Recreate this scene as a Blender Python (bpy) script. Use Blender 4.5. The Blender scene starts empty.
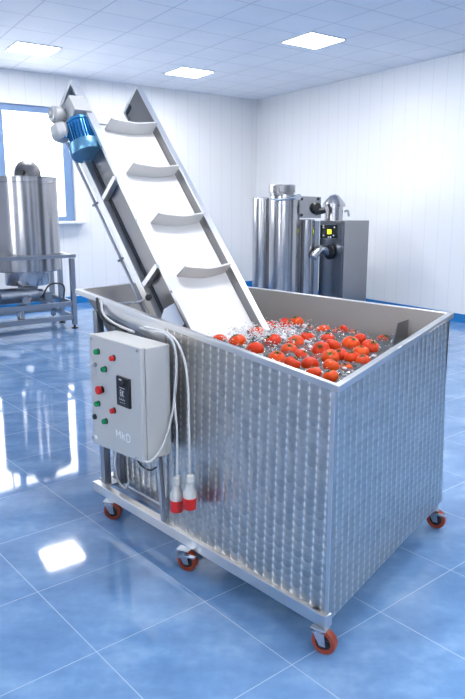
import bpy, bmesh, math, random
from mathutils import Vector, Matrix, noise
random.seed(7)
S = bpy.context.scene
COL = S.collection
PI = math.pi
V = Vector

# ------------------------------------------------------------------ camera, world, exposure
FPX, CH = 675.0, 1.6
PITCH = math.atan(143.5 / FPX)
cam_d = bpy.data.cameras.new('camera'); cam = bpy.data.objects.new('camera', cam_d); COL.objects.link(cam)
cam.location = (0, 0, CH); cam.rotation_euler = (PI / 2 - PITCH, 0, 0)
cam_d.sensor_fit = 'VERTICAL'; cam_d.sensor_height = 24; cam_d.lens = FPX / 699 * 24
cam_d.clip_start = 0.05; cam_d.clip_end = 100
S.camera = cam
S.view_settings.view_transform = 'Standard'; S.view_settings.look = 'None'
S.view_settings.gamma = 1; S.view_settings.exposure = 1.47; S.view_settings.use_curve_mapping = False
wd = bpy.data.worlds.new('world'); S.world = wd; wd.use_nodes = True
wb = wd.node_tree.nodes['Background']; wb.inputs[0].default_value = (0.97, 0.985, 1.0, 1); wb.inputs[1].default_value = 4.0
LAMP = 19.5          # ceiling panel emission

# survey helpers: a sight line from the surveyed eye point met with a level or a depth
_c, _s = math.cos(PITCH), math.sin(PITCH)
def ray(x, y):
    a = (x - 232.5) / FPX; b = (349.5 - y) / FPX
    return V((a, _c + b * _s, -_s + b * _c))
def atz(x, y, z):
    r = ray(x, y); t = (z - CH) / r.z; return V((r.x * t, r.y * t, z))
def aty(x, y, Y):
    r = ray(x, y); t = Y / r.y; return V((r.x * t, Y, CH + r.z * t))
def onplane(x, y, P, n):
    r = ray(x, y); E = V((0, 0, CH)); t = (P - E).dot(n) / r.dot(n); return E + r * t

# ------------------------------------------------------------------ materials
def mat(name, col, rough=.5, metal=0., **kw):
    m = bpy.data.materials.new(name); m.use_nodes = True
    b = m.node_tree.nodes['Principled BSDF']
    b.inputs['Base Color'].default_value = (*col, 1); b.inputs['Roughness'].default_value = rough; b.inputs['Metallic'].default_value = metal
    for k, v in kw.items(): b.inputs[k.replace('_', ' ')].default_value = v
    return m
def N(m, t, **kw):
    n = m.node_tree.nodes.new(t)
    for k, v in kw.items(): setattr(n, k, v)
    return n
def LK(m, a, b): m.node_tree.links.new(a, b)
def BS(m): return m.node_tree.nodes['Principled BSDF']
def MA(m, op, a, b=None, c=None):
    n = N(m, 'ShaderNodeMath', operation=op)
    for i, v in enumerate((a, b, c)):
        if v is None: continue
        if isinstance(v, (int, float)): n.inputs[i].default_value = v
        else: LK(m, v, n.inputs[i])
    return n.outputs[0]
def DOT(m, vec, d):
    n = N(m, 'ShaderNodeVectorMath', operation='DOT_PRODUCT'); LK(m, vec, n.inputs[0]); n.inputs[1].default_value = d; return n.outputs['Value']
def coord(m, which='Object'): return N(m, 'ShaderNodeTexCoord').outputs[which]
def noise_tex(m, vec, scale, detail=3, stretch=None):
    if stretch:
        mp = N(m, 'ShaderNodeMapping'); LK(m, vec, mp.inputs[0]); mp.inputs['Scale'].default_value = stretch; vec = mp.outputs[0]
    n = N(m, 'ShaderNodeTexNoise'); LK(m, vec, n.inputs['Vector']); n.inputs['Scale'].default_value = scale; n.inputs['Detail'].default_value = detail
    return n.outputs['Fac']
def bump(m, h, strength=.2, dist=.01):
    n = N(m, 'ShaderNodeBump'); n.inputs['Strength'].default_value = strength; n.inputs['Distance'].default_value = dist
    LK(m, h, n.inputs['Height']); LK(m, n.outputs[0], BS(m).inputs['Normal']); return n
def ramp(m, f, pts):
    n = N(m, 'ShaderNodeValToRGB'); LK(m, f, n.inputs[0]); e = n.color_ramp.elements
    while len(e) < len(pts): e.new(.5)
    for i, (p, c) in enumerate(pts): e[i].position = p; e[i].color = (*c, 1) if len(c) == 3 else c
    return n.outputs[0]
def steel(name, col=(.62, .63, .65), rough=.28, stretch=(1, 1, 1), scale=40, var=.05, bs=.03):
    m = mat(name, col, rough, 1.)
    f = noise_tex(m, coord(m), scale, 4, stretch)
    LK(m, MA(m, 'MULTIPLY_ADD', f, var * 2, rough - var), BS(m).inputs['Roughness'])
    bump(m, f, bs, .004)
    return m
M = {}
M['steel'] = steel('brushed_steel', stretch=(1, 1, .12))
M['rim'] = steel('rim_steel', (.66, .66, .665), .33)
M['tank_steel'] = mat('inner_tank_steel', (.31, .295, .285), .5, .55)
M['vessel'] = steel('polished_vessel_steel', (.46, .46, .48), .2, (1, 1, .02), 14, .05, .02)
M['cab'] = steel('cabinet_steel', (.33, .33, .34), .35, (.2, .2, 1), 60)
M['cab_dark'] = steel('cabinet_face_steel', (.30, .33, .38), .3, (.2, .2, 1), 60)
M['frame'] = steel('frame_steel', (.36, .38, .42), .3, scale=25)
M['lid_steel'] = steel('lid_steel', (.22, .22, .23), .45)
M['zinc'] = steel('zinc_plate', (.42, .47, .54), .3, scale=60)
M['rail'] = steel('rail_steel', (.80, .80, .80), .36, scale=30)
M['inner'] = steel('conveyor_inner_steel', (.26, .26, .27), .32, scale=20)
M['white_plastic'] = mat('white_belt_plastic', (.74, .74, .75), .45)
M['flight'] = mat('flight_plastic', (.60, .60, .60), .5)
M['box'] = mat('box_enamel', (.55, .55, .54), .38)
M['box_side'] = M['box']
M['green'] = mat('green_plastic', (.0, .30, .09), .25)
M['red'] = mat('red_plastic', (.75, .02, .015), .3)
M['black'] = mat('black_plastic', (.012, .012, .014), .35)
M['blackm'] = mat('black_rubber', (.02, .02, .022), .6)
M['white_ink'] = mat('white_print', (.92, .92, .92), .5)
M['cord'] = mat('white_cord', (.66, .66, .66), .4)
M['plugw'] = mat('plug_white', (.60, .60, .58), .4)
M['blue'] = mat('motor_blue_paint', (.03, .22, .50), .3, .35)
M['cover'] = mat('motor_cover_paint', (.13, .32, .50), .3, .5)
M['alu'] = mat('cast_aluminium', (.50, .505, .51), .5, .3)
M['tyre'] = mat('orange_tyre', (.30, .045, .018), .35)
M['wframe'] = mat('window_frame_paint', (.20, .32, .54), .4)
M['sill'] = mat('sill_white', (.85, .86, .88), .4)
M['skirt'] = mat('skirting_blue', (.01, .21, .56), .3)
M['yellow'] = bpy.data.materials.new('display_glow'); M['yellow'].use_nodes = True
b = BS(M['yellow']); b.inputs['Base Color'].default_value = (.7, .8, .02, 1); b.inputs['Emission Color'].default_value = (.75, .9, .03, 1); b.inputs['Emission Strength'].default_value = .8
M['led'] = mat('display_glass', (.02, .025, .03), .15)
M['diff'] = mat('light_diffuser', (.9, .9, .9), .5); b = BS(M['diff'])
b.inputs['Emission Color'].default_value = (1, .985, .96, 1); b.inputs['Emission Strength'].default_value = LAMP
M['lframe'] = mat('light_frame', (.85, .86, .88), .4)
# engine-turned steel
def jewelled(name, col):
    m = mat(name, col, .3, 1.)
    sep = N(m, 'ShaderNodeSeparateXYZ'); LK(m, coord(m), sep.inputs[0])
    px_, pz_, R_ = .050, .031, .0285
    dx = MA(m, 'MULTIPLY', MA(m, 'SUBTRACT', MA(m, 'FRACT', MA(m, 'DIVIDE', sep.outputs[0], px_)), .5), px_)
    fz = MA(m, 'FRACT', MA(m, 'DIVIDE', sep.outputs[2], pz_))
    zu = MA(m, 'MULTIPLY', MA(m, 'SUBTRACT', fz, 1.), pz_); zl = MA(m, 'MULTIPLY', fz, pz_)
    dx2 = MA(m, 'MULTIPLY', dx, dx)
    ru2 = MA(m, 'ADD', dx2, MA(m, 'MULTIPLY', zu, zu)); rl2 = MA(m, 'ADD', dx2, MA(m, 'MULTIPLY', zl, zl))
    inu = MA(m, 'LESS_THAN', ru2, R_ * R_)
    r2 = MA(m, 'ADD', MA(m, 'MULTIPLY', inu, ru2), MA(m, 'MULTIPLY', MA(m, 'SUBTRACT', 1., inu), rl2))
    f = noise_tex(m, coord(m), 5, 3); f2 = noise_tex(m, coord(m), 70, 3)
    cell = N(m, 'ShaderNodeCombineXYZ'); LK(m, MA(m, 'FLOOR', MA(m, 'DIVIDE', sep.outputs[0], px_)), cell.inputs[0])
    LK(m, MA(m, 'ADD', MA(m, 'FLOOR', MA(m, 'DIVIDE', sep.outputs[2], pz_)), inu), cell.inputs[1])
    wn = N(m, 'ShaderNodeTexWhiteNoise', noise_dimensions='2D'); LK(m, cell.outputs[0], wn.inputs['Vector'])
    tilt = MA(m, 'MULTIPLY', MA(m, 'SUBTRACT', wn.outputs['Value'], .5), .10)
    h = MA(m, 'ADD', MA(m, 'MULTIPLY', r2, -3.8), MA(m, 'MULTIPLY', dx, tilt))
    bump(m, MA(m, 'ADD', MA(m, 'ADD', h, MA(m, 'MULTIPLY', f, .003)), MA(m, 'MULTIPLY', f2, .0003)), 1., 1.)
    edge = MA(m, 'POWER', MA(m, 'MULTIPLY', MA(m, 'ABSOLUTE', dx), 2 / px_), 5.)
    glint_dash = MA(m, 'MULTIPLY_ADD', MA(m, 'SINE', MA(m, 'MULTIPLY', MA(m, 'FRACT', MA(m, 'ADD', fz, .25)), PI)), .75, .1)
    c = ramp(m, MA(m, 'ADD', MA(m, 'MULTIPLY', MA(m, 'MULTIPLY', edge, glint_dash), .9), MA(m, 'MULTIPLY', MA(m, 'MULTIPLY_ADD', wn.outputs['Value'], .5, f2), .25)), [(.05, tuple(v * .80 for v in col)), (.9, tuple(min(1, v * 1.9) for v in col))])  # sheen along disc column edges painted into the base colour as dashes
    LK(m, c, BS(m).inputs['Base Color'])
    LK(m, MA(m, 'MULTIPLY_ADD', f2, .12, .26), BS(m).inputs['Roughness'])
    return m
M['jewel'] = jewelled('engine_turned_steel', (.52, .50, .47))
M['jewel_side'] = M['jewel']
# floor tiles
def floor_mat():
    m = mat('blue_floor_tile', (.2, .4, .7), .07)
    p = coord(m)
    X = MA(m, 'FRACT', MA(m, 'DIVIDE', MA(m, 'ADD', DOT(m, p, (.768, .640, 0)), 40 * .5 - 1.02), .5))
    Y = MA(m, 'FRACT', MA(m, 'DIVIDE', MA(m, 'ADD', DOT(m, p, (.640, -.768, 0)), 40 * .51 + 2.003), .51))
    def line(t): return MA(m, 'LESS_THAN', MA(m, 'MINIMUM', t, MA(m, 'SUBTRACT', 1., t)), .0032)
    g = MA(m, 'MAXIMUM', line(X), line(Y))
    f = noise_tex(m, p, 3.5, 8, (1, 1.6, 1)); f2 = noise_tex(m, p, 24, 5)
    t = MA(m, 'ADD', MA(m, 'MULTIPLY', f, .8), MA(m, 'MULTIPLY', f2, .25))
    c = ramp(m, t, [(.34, (.115, .235, .46)), (.54, (.165, .315, .565)), (.72, (.25, .415, .66))])
    mx = N(m, 'ShaderNodeMix', data_type='RGBA'); LK(m, g, mx.inputs[0]); LK(m, c, mx.inputs[6]); mx.inputs[7].default_value = (.38, .50, .66, 1)
    LK(m, mx.outputs[2], BS(m).inputs['Base Color'])
    LK(m, MA(m, 'MULTIPLY_ADD', g, .4, .05), BS(m).inputs['Roughness'])
    bump(m, MA(m, 'ADD', MA(m, 'MULTIPLY', g, -1.), MA(m, 'MULTIPLY', f, .35)), .12, .003)
    return m
M['floor'] = floor_mat()
# room corner and wall directions
K = atz(257, 100, 3.6); K.z = 0
DL = (atz(0, 68, 3.6) - atz(257, 100, 3.6)); DL.z = 0; DL.normalize()
DR = (atz(465, 51.6, 3.6) - atz(257, 100, 3.6)); DR.z = 0; DR.normalize()
HC = 3.6
def ceiling_mat():
    m = mat('ceiling_tile', (.85, .86, .88), .8)
    p = coord(m)
    nl = V((-DL.y, DL.x, 0)); nr = V((-DR.y, DR.x, 0))
    def fam(n, off):
        t = MA(m, 'FRACT', MA(m, 'DIVIDE', MA(m, 'ADD', DOT(m, p, tuple(n)), -K.dot(n) + 60 * .6 + off), .6))
        return MA(m, 'LESS_THAN', MA(m, 'MINIMUM', t, MA(m, 'SUBTRACT', 1., t)), .016)
    g = MA(m, 'MAXIMUM', fam(nl, 0.0), fam(nr, 0.0))
    f = noise_tex(m, p, 1.4, 3); f2 = noise_tex(m, p, 90, 3)
    c = ramp(m, MA(m, 'ADD', MA(m, 'MULTIPLY', f, .6), MA(m, 'MULTIPLY', f2, .4)), [(.35, (.80, .82, .88)), (.65, (.88, .89, .93))])
    mx = N(m, 'ShaderNodeMix', data_type='RGBA'); LK(m, g, mx.inputs[0]); LK(m, c, mx.inputs[6]); mx.inputs[7].default_value = (.66, .68, .74, 1)
    LK(m, mx.outputs[2], BS(m).inputs['Base Color'])
    return m
M['ceiling'] = ceiling_mat()
def wall_mat(name, d):
    m = mat(name, (.82, .84, .90), .35)
    p = coord(m); t = MA(m, 'FRACT', MA(m, 'DIVIDE', MA(m, 'ADD', DOT(m, p, tuple(d)), 50.), .25))
    e = MA(m, 'LESS_THAN', MA(m, 'MINIMUM', t, MA(m, 'SUBTRACT', 1., t)), .02)
    mx = N(m, 'ShaderNodeMix', data_type='RGBA'); LK(m, e, mx.inputs[0]); mx.inputs[6].default_value = (.90, .90, .905, 1); mx.inputs[7].default_value = (.80, .81, .84, 1)
    LK(m, mx.outputs[2], BS(m).inputs['Base Color'])
    bump(m, MA(m, 'MULTIPLY', e, -1.), .3, .004)
    return m
M['wall_l'] = wall_mat('white_panel_wall_left', DL); M['wall_r'] = wall_mat('white_panel_wall_right', DR)
# tomato
def tomato_mat():
    m = mat('tomato_skin', (.8, .06, .01), .28)
    oi = N(m, 'ShaderNodeObjectInfo')
    f = noise_tex(m, coord(m), 12, 2)
    c = ramp(m, MA(m, 'ADD', MA(m, 'MULTIPLY', f, .5), MA(m, 'MULTIPLY', oi.outputs['Random'], .5)), [(.25, (.60, .030, .001)), (.75, (.74, .085, .003))])
    LK(m, c, BS(m).inputs['Base Color']); BS(m).inputs['Specular IOR Level'].default_value = .3
    return m
M['tomato'] = tomato_mat()
M['calyx'] = mat('tomato_calyx', (.05, .12, .015), .6)
M['water'] = mat('water', (.93, .96, .98), .04, 0., IOR=1.33, Transmission_Weight=.93)
M['foam'] = mat('splash_water', (.95, .97, 1.), .12, 0., IOR=1.33, Transmission_Weight=.3)
M['glass'] = mat('window_glass', (1, 1, 1), .0, 0., IOR=1.45, Transmission_Weight=1.)

# ------------------------------------------------------------------ mesh helpers
def obox(bm, c, ax, ay, az):
    """box centred at c with half axes ax, ay, az"""
    vs = [bm.verts.new(c + sx * ax + sy * ay + sz * az) for sx in (-1, 1) for sy in (-1, 1) for sz in (-1, 1)]
    for f in ((0, 1, 3, 2), (4, 6, 7, 5), (0, 4, 5, 1), (2, 3, 7, 6), (0, 2, 6, 4), (1, 5, 7, 3)): bm.faces.new([vs[i] for i in f])
def beam(bm, p, q, w, h, up=V((0, 0, 1))):
    d = (q - p).normalized(); s = d.cross(up).normalized(); t = s.cross(d).normalized()
    obox(bm, (p + q) / 2, (q - p) / 2, s * w / 2, t * h / 2)
def prism(bm, pts, off):
    a = [bm.verts.new(p) for p in pts]; c = [bm.verts.new(p + off) for p in pts]; n = len(a)
    bm.faces.new(a); bm.faces.new(c[::-1])
    for i in range(n): bm.faces.new((a[i], c[i], c[(i + 1) % n], a[(i + 1) % n]))
def basis(d):
    d = d.normalized(); s = d.cross(V((0, 0, 1)))
    if s.length < 1e-3: s = V((1, 0, 0))
    s.normalize(); return d, s, d.cross(s)
def lathe(bm, o, d, prof, seg=32, caps=True):
    d, s, t = basis(d); rings = []
    for r, h in prof:
        if r < 1e-6: rings.append([bm.verts.new(o + d * h)])
        else: rings.append([bm.verts.new(o + d * h + (s * math.cos(a) + t * math.sin(a)) * r) for a in [2 * PI * i / seg for i in range(seg)]])
    for A, B in zip(rings, rings[1:]):
        for i in range(seg):
            j = (i + 1) % seg
            if len(A) == 1 and len(B) == 1: continue
            if len(A) == 1: bm.faces.new((A[0], B[i], B[j]))
            elif len(B) == 1: bm.faces.new((A[i], B[0], A[j]))
            else: bm.faces.new((A[i], B[i], B[j], A[j]))
    if caps and len(rings[0]) > 1: bm.faces.new(rings[0])
    if caps and len(rings[-1]) > 1: bm.faces.new(rings[-1][::-1])
def cyl(bm, p, q, r, seg=24, bev=0.):
    L = (q - p).length
    prof = [(r, 0), (r, L)] if not bev else [(r - bev, 0), (r, bev), (r, L - bev), (r - bev, L)]
    lathe(bm, p, q - p, prof, seg)
def smooth_pts(pts, n=8):
    pts = [V(p) for p in pts]; out = []
    P = [pts[0] * 2 - pts[1]] + pts + [pts[-1] * 2 - pts[-2]]
    for i in range(1, len(P) - 2):
        a, b, c, d = P[i - 1:i + 3]
        for k in range(n):
            t = k / n
            out.append(.5 * ((2 * b) + (c - a) * t + (2 * a - 5 * b + 4 * c - d) * t * t + (3 * b - a - 3 * c + d) * t ** 3))
    return out + [pts[-1]]
def tube(bm, pts, r, seg=10, smooth=True):
    pts = smooth_pts(pts) if smooth else [V(p) for p in pts]
    rings = []; s = None
    for i, p in enumerate(pts):
        d = (pts[min(i + 1, len(pts) - 1)] - pts[max(i - 1, 0)]).normalized()
        if s is None: s = basis(d)[1]
        s = (s - d * s.dot(d)).normalized(); t = d.cross(s)
        rings.append([bm.verts.new(p + (s * math.cos(a) + t * math.sin(a)) * r) for a in [2 * PI * k / seg for k in range(seg)]])
    for A, B in zip(rings, rings[1:]):
        for i in range(seg): bm.faces.new((A[i], B[i], B[(i + 1) % seg], A[(i + 1) % seg]))
    bm.faces.new(rings[0]); bm.faces.new(rings[-1][::-1])
def ball(bm, c, r, sub=2, sc=(1, 1, 1)):
    bmesh.ops.create_icosphere(bm, subdivisions=sub, radius=1, matrix=Matrix.Translation(c) @ Matrix.Diagonal((r * sc[0], r * sc[1], r * sc[2], 1)))
def root_loc(p):
    while p is not None and p.parent: p = p.parent
    return V(p.location) if p is not None else None
def obj(name, bm, m, parent=None, loc=None, bev=0., label=None, sm=True, ang=35):
    L = root_loc(parent) if parent else V(loc or (0, 0, 0))
    bmesh.ops.recalc_face_normals(bm, faces=bm.faces)
    for v in bm.verts: v.co -= L
    me = bpy.data.meshes.new(name); bm.to_mesh(me); bm.free()
    me.materials.append(M[m] if isinstance(m, str) else m)
    if sm:
        for p in me.polygons: p.use_smooth = True
        me.set_sharp_from_angle(angle=math.radians(ang))
    o = bpy.data.objects.new(name, me); COL.objects.link(o)
    if parent: o.parent = parent
    else: o.location = L
    if bev:
        md = o.modifiers.new('bevel', 'BEVEL'); md.width = bev; md.segments = 2; md.limit_method = 'ANGLE'
        if hasattr(md, 'harden_normals'): md.harden_normals = True
    if label: o['label'] = label
    return o
def thing(name, label, cat, loc, group=None):
    o = bpy.data.objects.new(name, None); COL.objects.link(o); o.location = loc; o.empty_display_size = .1
    return tag(o, label, cat, group)
def tag(o, label, cat, group=None, kind=None):
    o['label'] = label; o['category'] = cat
    if group: o['group'] = group
    if kind: o['kind'] = kind
    return o
def struct(o): o['kind'] = 'structure'; return o
B = bmesh.new
UP = V((0, 0, 1))

# ------------------------------------------------------------------ room
LL, LR = 9.5, 17.0
c0 = K; c1 = K + DL * LL; c2 = K + DL * LL + DR * LR; c3 = K + DR * LR
cen = (c0 + c2) / 2
bm = B(); prism(bm, [c0 + V((0, .3, 0)) + (c0 - cen).normalized() * .3, c3 + (c3 - cen).normalized() * .3, c2 + (c2 - cen).normalized() * .3, c1 + (c1 - cen).normalized() * .3], V((0, 0, -.1)))
struct(obj('floor', bm, 'floor'))
bm = B(); prism(bm, [p + V((0, 0, HC)) + (p - cen).normalized() * .3 for p in (c0, c3, c2, c1)], V((0, 0, .1)))
struct(obj('ceiling', bm, 'ceiling'))
nL = V((DL.y, -DL.x, 0));  nL = nL if nL.dot(c0 - cen) > 0 else -nL     # outward of left wall
nR = V((DR.y, -DR.x, 0));  nR = nR if nR.dot(c0 - cen) > 0 else -nR
# window opening in the left wall
def on_left(x, y): return onplane(x, y, K, nL)
pr = on_left(73, 150); ws1 = (pr - K).dot(DL) ; wz1 = on_left(30, 105).z; wz0 = on_left(70, 221).z
ws2 = ws1 + 2.3
def wall_with_openings(name, o, d, n, L, ops, m):
    """wall from o along d, thickness outward n*.18, openings (s0,s1,z0,z1)"""
    bm = B(); s = 0
    def blk(a, b, z0, z1):
        if b - a > 1e-4 and z1 - z0 > 1e-4: obox(bm, o + d * (a + b) / 2 + n * .09 + UP * (z0 + z1) / 2, d * (b - a) / 2, n * .09, UP * (z1 - z0) / 2)
    for a, b, z0, z1 in ops:
        blk(s, a, 0, HC); blk(a, b, 0, z0); blk(a, b, z1, HC); s = b
    blk(s, L, 0, HC)
    return struct(obj(name, bm, m))
wall_with_openings('wall_left', K, DL, nL, LL, [(ws1, ws2, wz0, wz1)], 'wall_l')
wall_with_openings('wall_right', K, DR, nR, LR, [], 'wall_r')
ADDED_SW = (4.3, 9.0, 11.3, 13.6)  # openings of the unseen side windows, added for light
wall_with_openings('wall_side', c1, DR, -nR, LR, [(a_, a_ + 1.2, .8, 3.2) for a_ in ADDED_SW], 'wall_r')
wall_with_openings('wall_back', c3, DL, -nL, LL, [], 'wall_l')
def window(name, o, d, n, a, b, z0, z1, mull=True):
    t = bpy.data.objects.new(name, None); COL.objects.link(t); t.location = o + d * (a + b) / 2 + UP * z0; struct(t)
    fw = .15
    bm = B(); c = o + n * .08
    for (s0, s1, y0, y1) in ((a, a + fw, z0, z1), (b - fw, b, z0, z1), (a + fw, b - fw, z1 - fw * .65, z1), (a + fw, b - fw, z0, z0 + fw * .5)):
        obox(bm, c + d * (s0 + s1) / 2 + UP * (y0 + y1) / 2, d * (s1 - s0) / 2, n * .035, UP * (y1 - y0) / 2)
    if mull:
        s = a + (b - a) * .5
        obox(bm, c + d * s + UP * (z0 + z1) / 2, d * .05, n * .033, UP * ((z1 - z0) / 2 - .02))
    obj('window_frame', bm, 'wframe', t, bev=.006)
    bm = B(); obox(bm, c + d * (a + b) / 2 + UP * (z0 + z1) / 2, d * ((b - a) / 2 - fw * .8), n * .004, UP * ((z1 - z0) / 2 - .06))
    obj('pane', bm, 'glass', t)
    bm = B(); obox(bm, o + d * (a + b) / 2 - n * .06 + UP * (z0 - .02), d * ((b - a) / 2 + .12), n * .10, UP * .02)
    obj('window_sill', bm, 'sill', t, bev=.005)
window('window_1', K, DL, nL, ws1, ws2, wz0, wz1)
for i, a in enumerate(ADDED_SW): window('window_%d' % (i + 2), c1, DR, -nR, a, a + 1.2, .8, 3.2, False)  # added windows out of view: soft light and streaks on the steel
for nm, o, d, n, L in (('baseboard_left', K, DL, nL, LL), ('baseboard_right', K, DR, nR, LR), ('baseboard_side', c1, DR, -nR, LR), ('baseboard_back', c3, DL, -nL, LL)):
    bm = B(); obox(bm, o + d * L / 2 - n * .01 + UP * .06, d * L / 2, n * .012, UP * .06); struct(obj(nm, bm, 'skirt'))

def door(name, o, d, n, a, b, h_, m):  # unseen dark panels in door form, added for the steel to reflect
    t = bpy.data.objects.new(name, None); COL.objects.link(t); t.location = o + d * (a + b) / 2; struct(t)
    bm = B()
    k = 6
    for i in range(k): obox(bm, o + d * (a + b) / 2 - n * .03 + UP * (h_ * (i + .5) / k), d * (b - a) / 2, n * .02, UP * (h_ / k / 2 - .006))
    obj('added_dark_leaf', bm, m, t, bev=.004)
M['door'] = mat('added_dark_panel_paint', (.06, .065, .075), .5)  # dark tone of the added panels, gives reflections contrast
door('added_dark_panel_1', K, DR, nR, 6.4, 9.6, 3.0, 'door')
door('added_dark_panel_2', c3, DL, -nL, 1.0, 3.2, 3.0, 'door')
door('added_dark_panel_3', c3, DL, -nL, 5.4, 6.8, 3.0, 'door')
door('added_dark_panel_4', K, DR, nR, 12.0, 13.6, 3.0, 'door')
# ceiling lights
def ceiling_light(p, label, group=None):
    t = thing('ceiling_light', label, 'ceiling light', V((p.x, p.y, HC - .012)), group)
    bm = B(); obox(bm, V((p.x, p.y, HC - .006)), DL * .285, DR * .285, UP * .006); obj('diffuser', bm, 'diff', t)
    bm = B()
    for d1, d2 in ((DL, DR), (DR, DL)):
        for s in (-1, 1): obox(bm, V((p.x, p.y, HC - .008)) + d1 * .292 * s, d1 * .008, d2 * .30, UP * .008)
    obj('frame', bm, 'lframe', t)
for (x, y), lb in zip(((33, 48.5), (189.5, 72), (313.5, 40)), ('square ceiling light panel above the window, nearest the left edge', 'square ceiling light panel in the middle, above the top of the conveyor', 'square ceiling light panel on the right, nearest the camera')):
    ceiling_light(atz(x, y, HC), lb)
p0 = atz(33, 48.5, HC)
for i in range(3):  # unseen panels added behind the camera to brighten the room
    for k in range(3):
        ceiling_light(p0 + DR * (6.6 + 3.3 * k) - DL * (-.9 + 3.0 * i), 'square ceiling light panel behind the camera, outside the photo', 'ceiling light panels behind the camera')

# ------------------------------------------------------------------ washing tank
A0 = V((-.755, 3.41, .15)); N0 = V((.334, 2.178, .15)); NB = V((.349, 2.203, .15)); R0 = V((1.062, 3.188, .15))
RA = V((-.834, 3.560, 1.17)); RB = atz(339, 386.4, 1.002); RC = atz(454.2, 312.6, 1.09); RD = atz(174, 277, 1.155)
dF = (N0 - A0).normalized(); nF = V((-.749, -.662, 0)).normalized()      # front direction, outward normal
dS = (R0 - NB).normalized(); nS = V((dS.y, -dS.x, 0))
tank = thing('washing_tank', 'large engine-turned stainless steel washing tank on orange casters, full of water', 'washing tank', (0.2, 3.1, 0))
def lerp(a, b, t): return a + (b - a) * t
# rim: square tube ring, inner edge inset
def inset(quad, w):
    n = len(quad); out = []
    for i in range(n):
        p, q, r = quad[i - 1], quad[i], quad[(i + 1) % n]
        d1 = (q - p).to_2d().normalized(); d2 = (r - q).to_2d().normalized()
        n1 = V((-d1.y, d1.x)); n2 = V((-d2.y, d2.x))
        # intersection of the two offset lines
        a = q.to_2d() + n1 * w; b2 = q.to_2d() + n2 * w
        den = d1.x * d2.y - d1.y * d2.x; t = ((b2.x - a.x) * d2.y - (b2.y - a.y) * d2.x) / den
        x = a + d1 * t; out.append(V((x.x, x.y, q.z)))
    return out
rim_o = [RA, RB, RC, RD]
rim_i = inset(rim_o, .030)
bm = B()
h = .026
ro = [bm.verts.new(p) for p in rim_o]; ri = [bm.verts.new(p) for p in rim_i]
rol = [bm.verts.new(p - UP * h) for p in rim_o]; ril = [bm.verts.new(p - UP * h) for p in rim_i]
for i in range(4):
    j = (i + 1) % 4
    bm.faces.new((ro[i], ro[j], ri[j], ri[i])); bm.faces.new((ro[i], rol[i], rol[j], ro[j])); bm.faces.new((ri[i], ri[j], ril[j], ril[i])); bm.faces.new((rol[i], ril[i], ril[j], rol[j]))
obj('rim', bm, 'rim', tank, bev=.003)
body_t = inset(rim_o, .014); body_t = [p - UP * .02 for p in body_t]
# body corners
bt = {'A': body_t[0], 'B': atz(334.6, 392, .978), 'C': atz(447.2, 322, 1.062), 'D': body_t[3]}
TB = bt['B']; TC = bt['C']
def panel(name, b0, b1, t1, t0, m, thick, label=None, parent=tank):
    """flat panel whose local x runs along b0->b1 (pattern follows it)"""
    d = (b1 - b0); d.z = 0; d.normalize(); nn = V((d.y, -d.x, 0))
    rot = Matrix((d, -nn, UP)).transposed()     # columns: x=d, y=-n, z=up
    L = root_loc(parent); inv = rot.inverted()
    bm = B(); prism(bm, [inv @ (p - b0) for p in (b0, b1, t1, t0)], inv @ (-nn * thick))
    bmesh.ops.recalc_face_normals(bm, faces=bm.faces)
    me = bpy.data.meshes.new(name); bm.to_mesh(me); bm.free(); me.materials.append(M[m])
    o = bpy.data.objects.new(name, me); COL.objects.link(o); o.parent = parent
    o.location = b0 - L; o.rotation_euler = rot.to_euler()
    if label: o['label'] = label
    return o
NBb = V((.345, 2.197, .15))
zs = 1.0
def front_pt(s, z):           # point of the front face, s metres left of the near corner
    lo = NBb - dF * s; tp = TB.copy(); k = (z - .15) / (TB.z - .15)
    off = (TB - NBb) * k; off.z = 0
    p = lo + off; p.z = z; return p
def rim_z(s): return lerp(RB, RA, min(s / (RA - RB).length, 1)).z - .02
SL = .985
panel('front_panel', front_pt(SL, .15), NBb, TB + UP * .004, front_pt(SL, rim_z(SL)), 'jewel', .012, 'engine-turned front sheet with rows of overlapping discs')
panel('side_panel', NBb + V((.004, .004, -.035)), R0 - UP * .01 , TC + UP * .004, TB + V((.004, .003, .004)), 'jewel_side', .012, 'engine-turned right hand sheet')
# recessed panel under the control box (end of the hopper)
inn = -nF
pa = front_pt(1.60, .155) + inn * .09; pb = front_pt(SL - .03, .155) + inn * .09
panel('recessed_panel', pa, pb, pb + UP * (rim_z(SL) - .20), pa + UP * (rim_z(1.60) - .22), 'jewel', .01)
# corner angle strip at the near edge
bm = B(); prism(bm, [NBb + nF * .003 - dF * .012, NBb + nF * .003 + dF * .004, TB + nF * .003 + dF * .004, TB + nF * .003 - dF * .012], -nF * .004)
obj('corner_strip', bm, 'rim', tank)
# smooth flange strip under the rim over the open left part
bm = B(); q0 = front_pt(SL, rim_z(SL)); q1 = front_pt(1.50, rim_z(1.50))
prism(bm, [q0, q1, q1 - UP * .05, q0 - UP * .09], -nF * .01)
obj('top_flange', bm, 'rim', tank)
# inner walls
WZ = .950
bm = B(); it = [p - UP * .004 for p in rim_i]
ib = [V((p.x, p.y, .50)) for p in inset(rim_o, .12)]
ib[0] = lerp(ib[0], ib[1], .38); ib[3] = lerp(ib[3], ib[2], .38)
vt = [bm.verts.new(p) for p in it]; vb = [bm.verts.new(p) for p in ib]
for i in range(4): bm.faces.new((vt[i], vb[i], vb[(i + 1) % 4], vt[(i + 1) % 4]))
bm.faces.new(vb)
io = obj('inner_tank', bm, 'tank_steel', tank, label='plain grey stainless inner wall')
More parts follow.
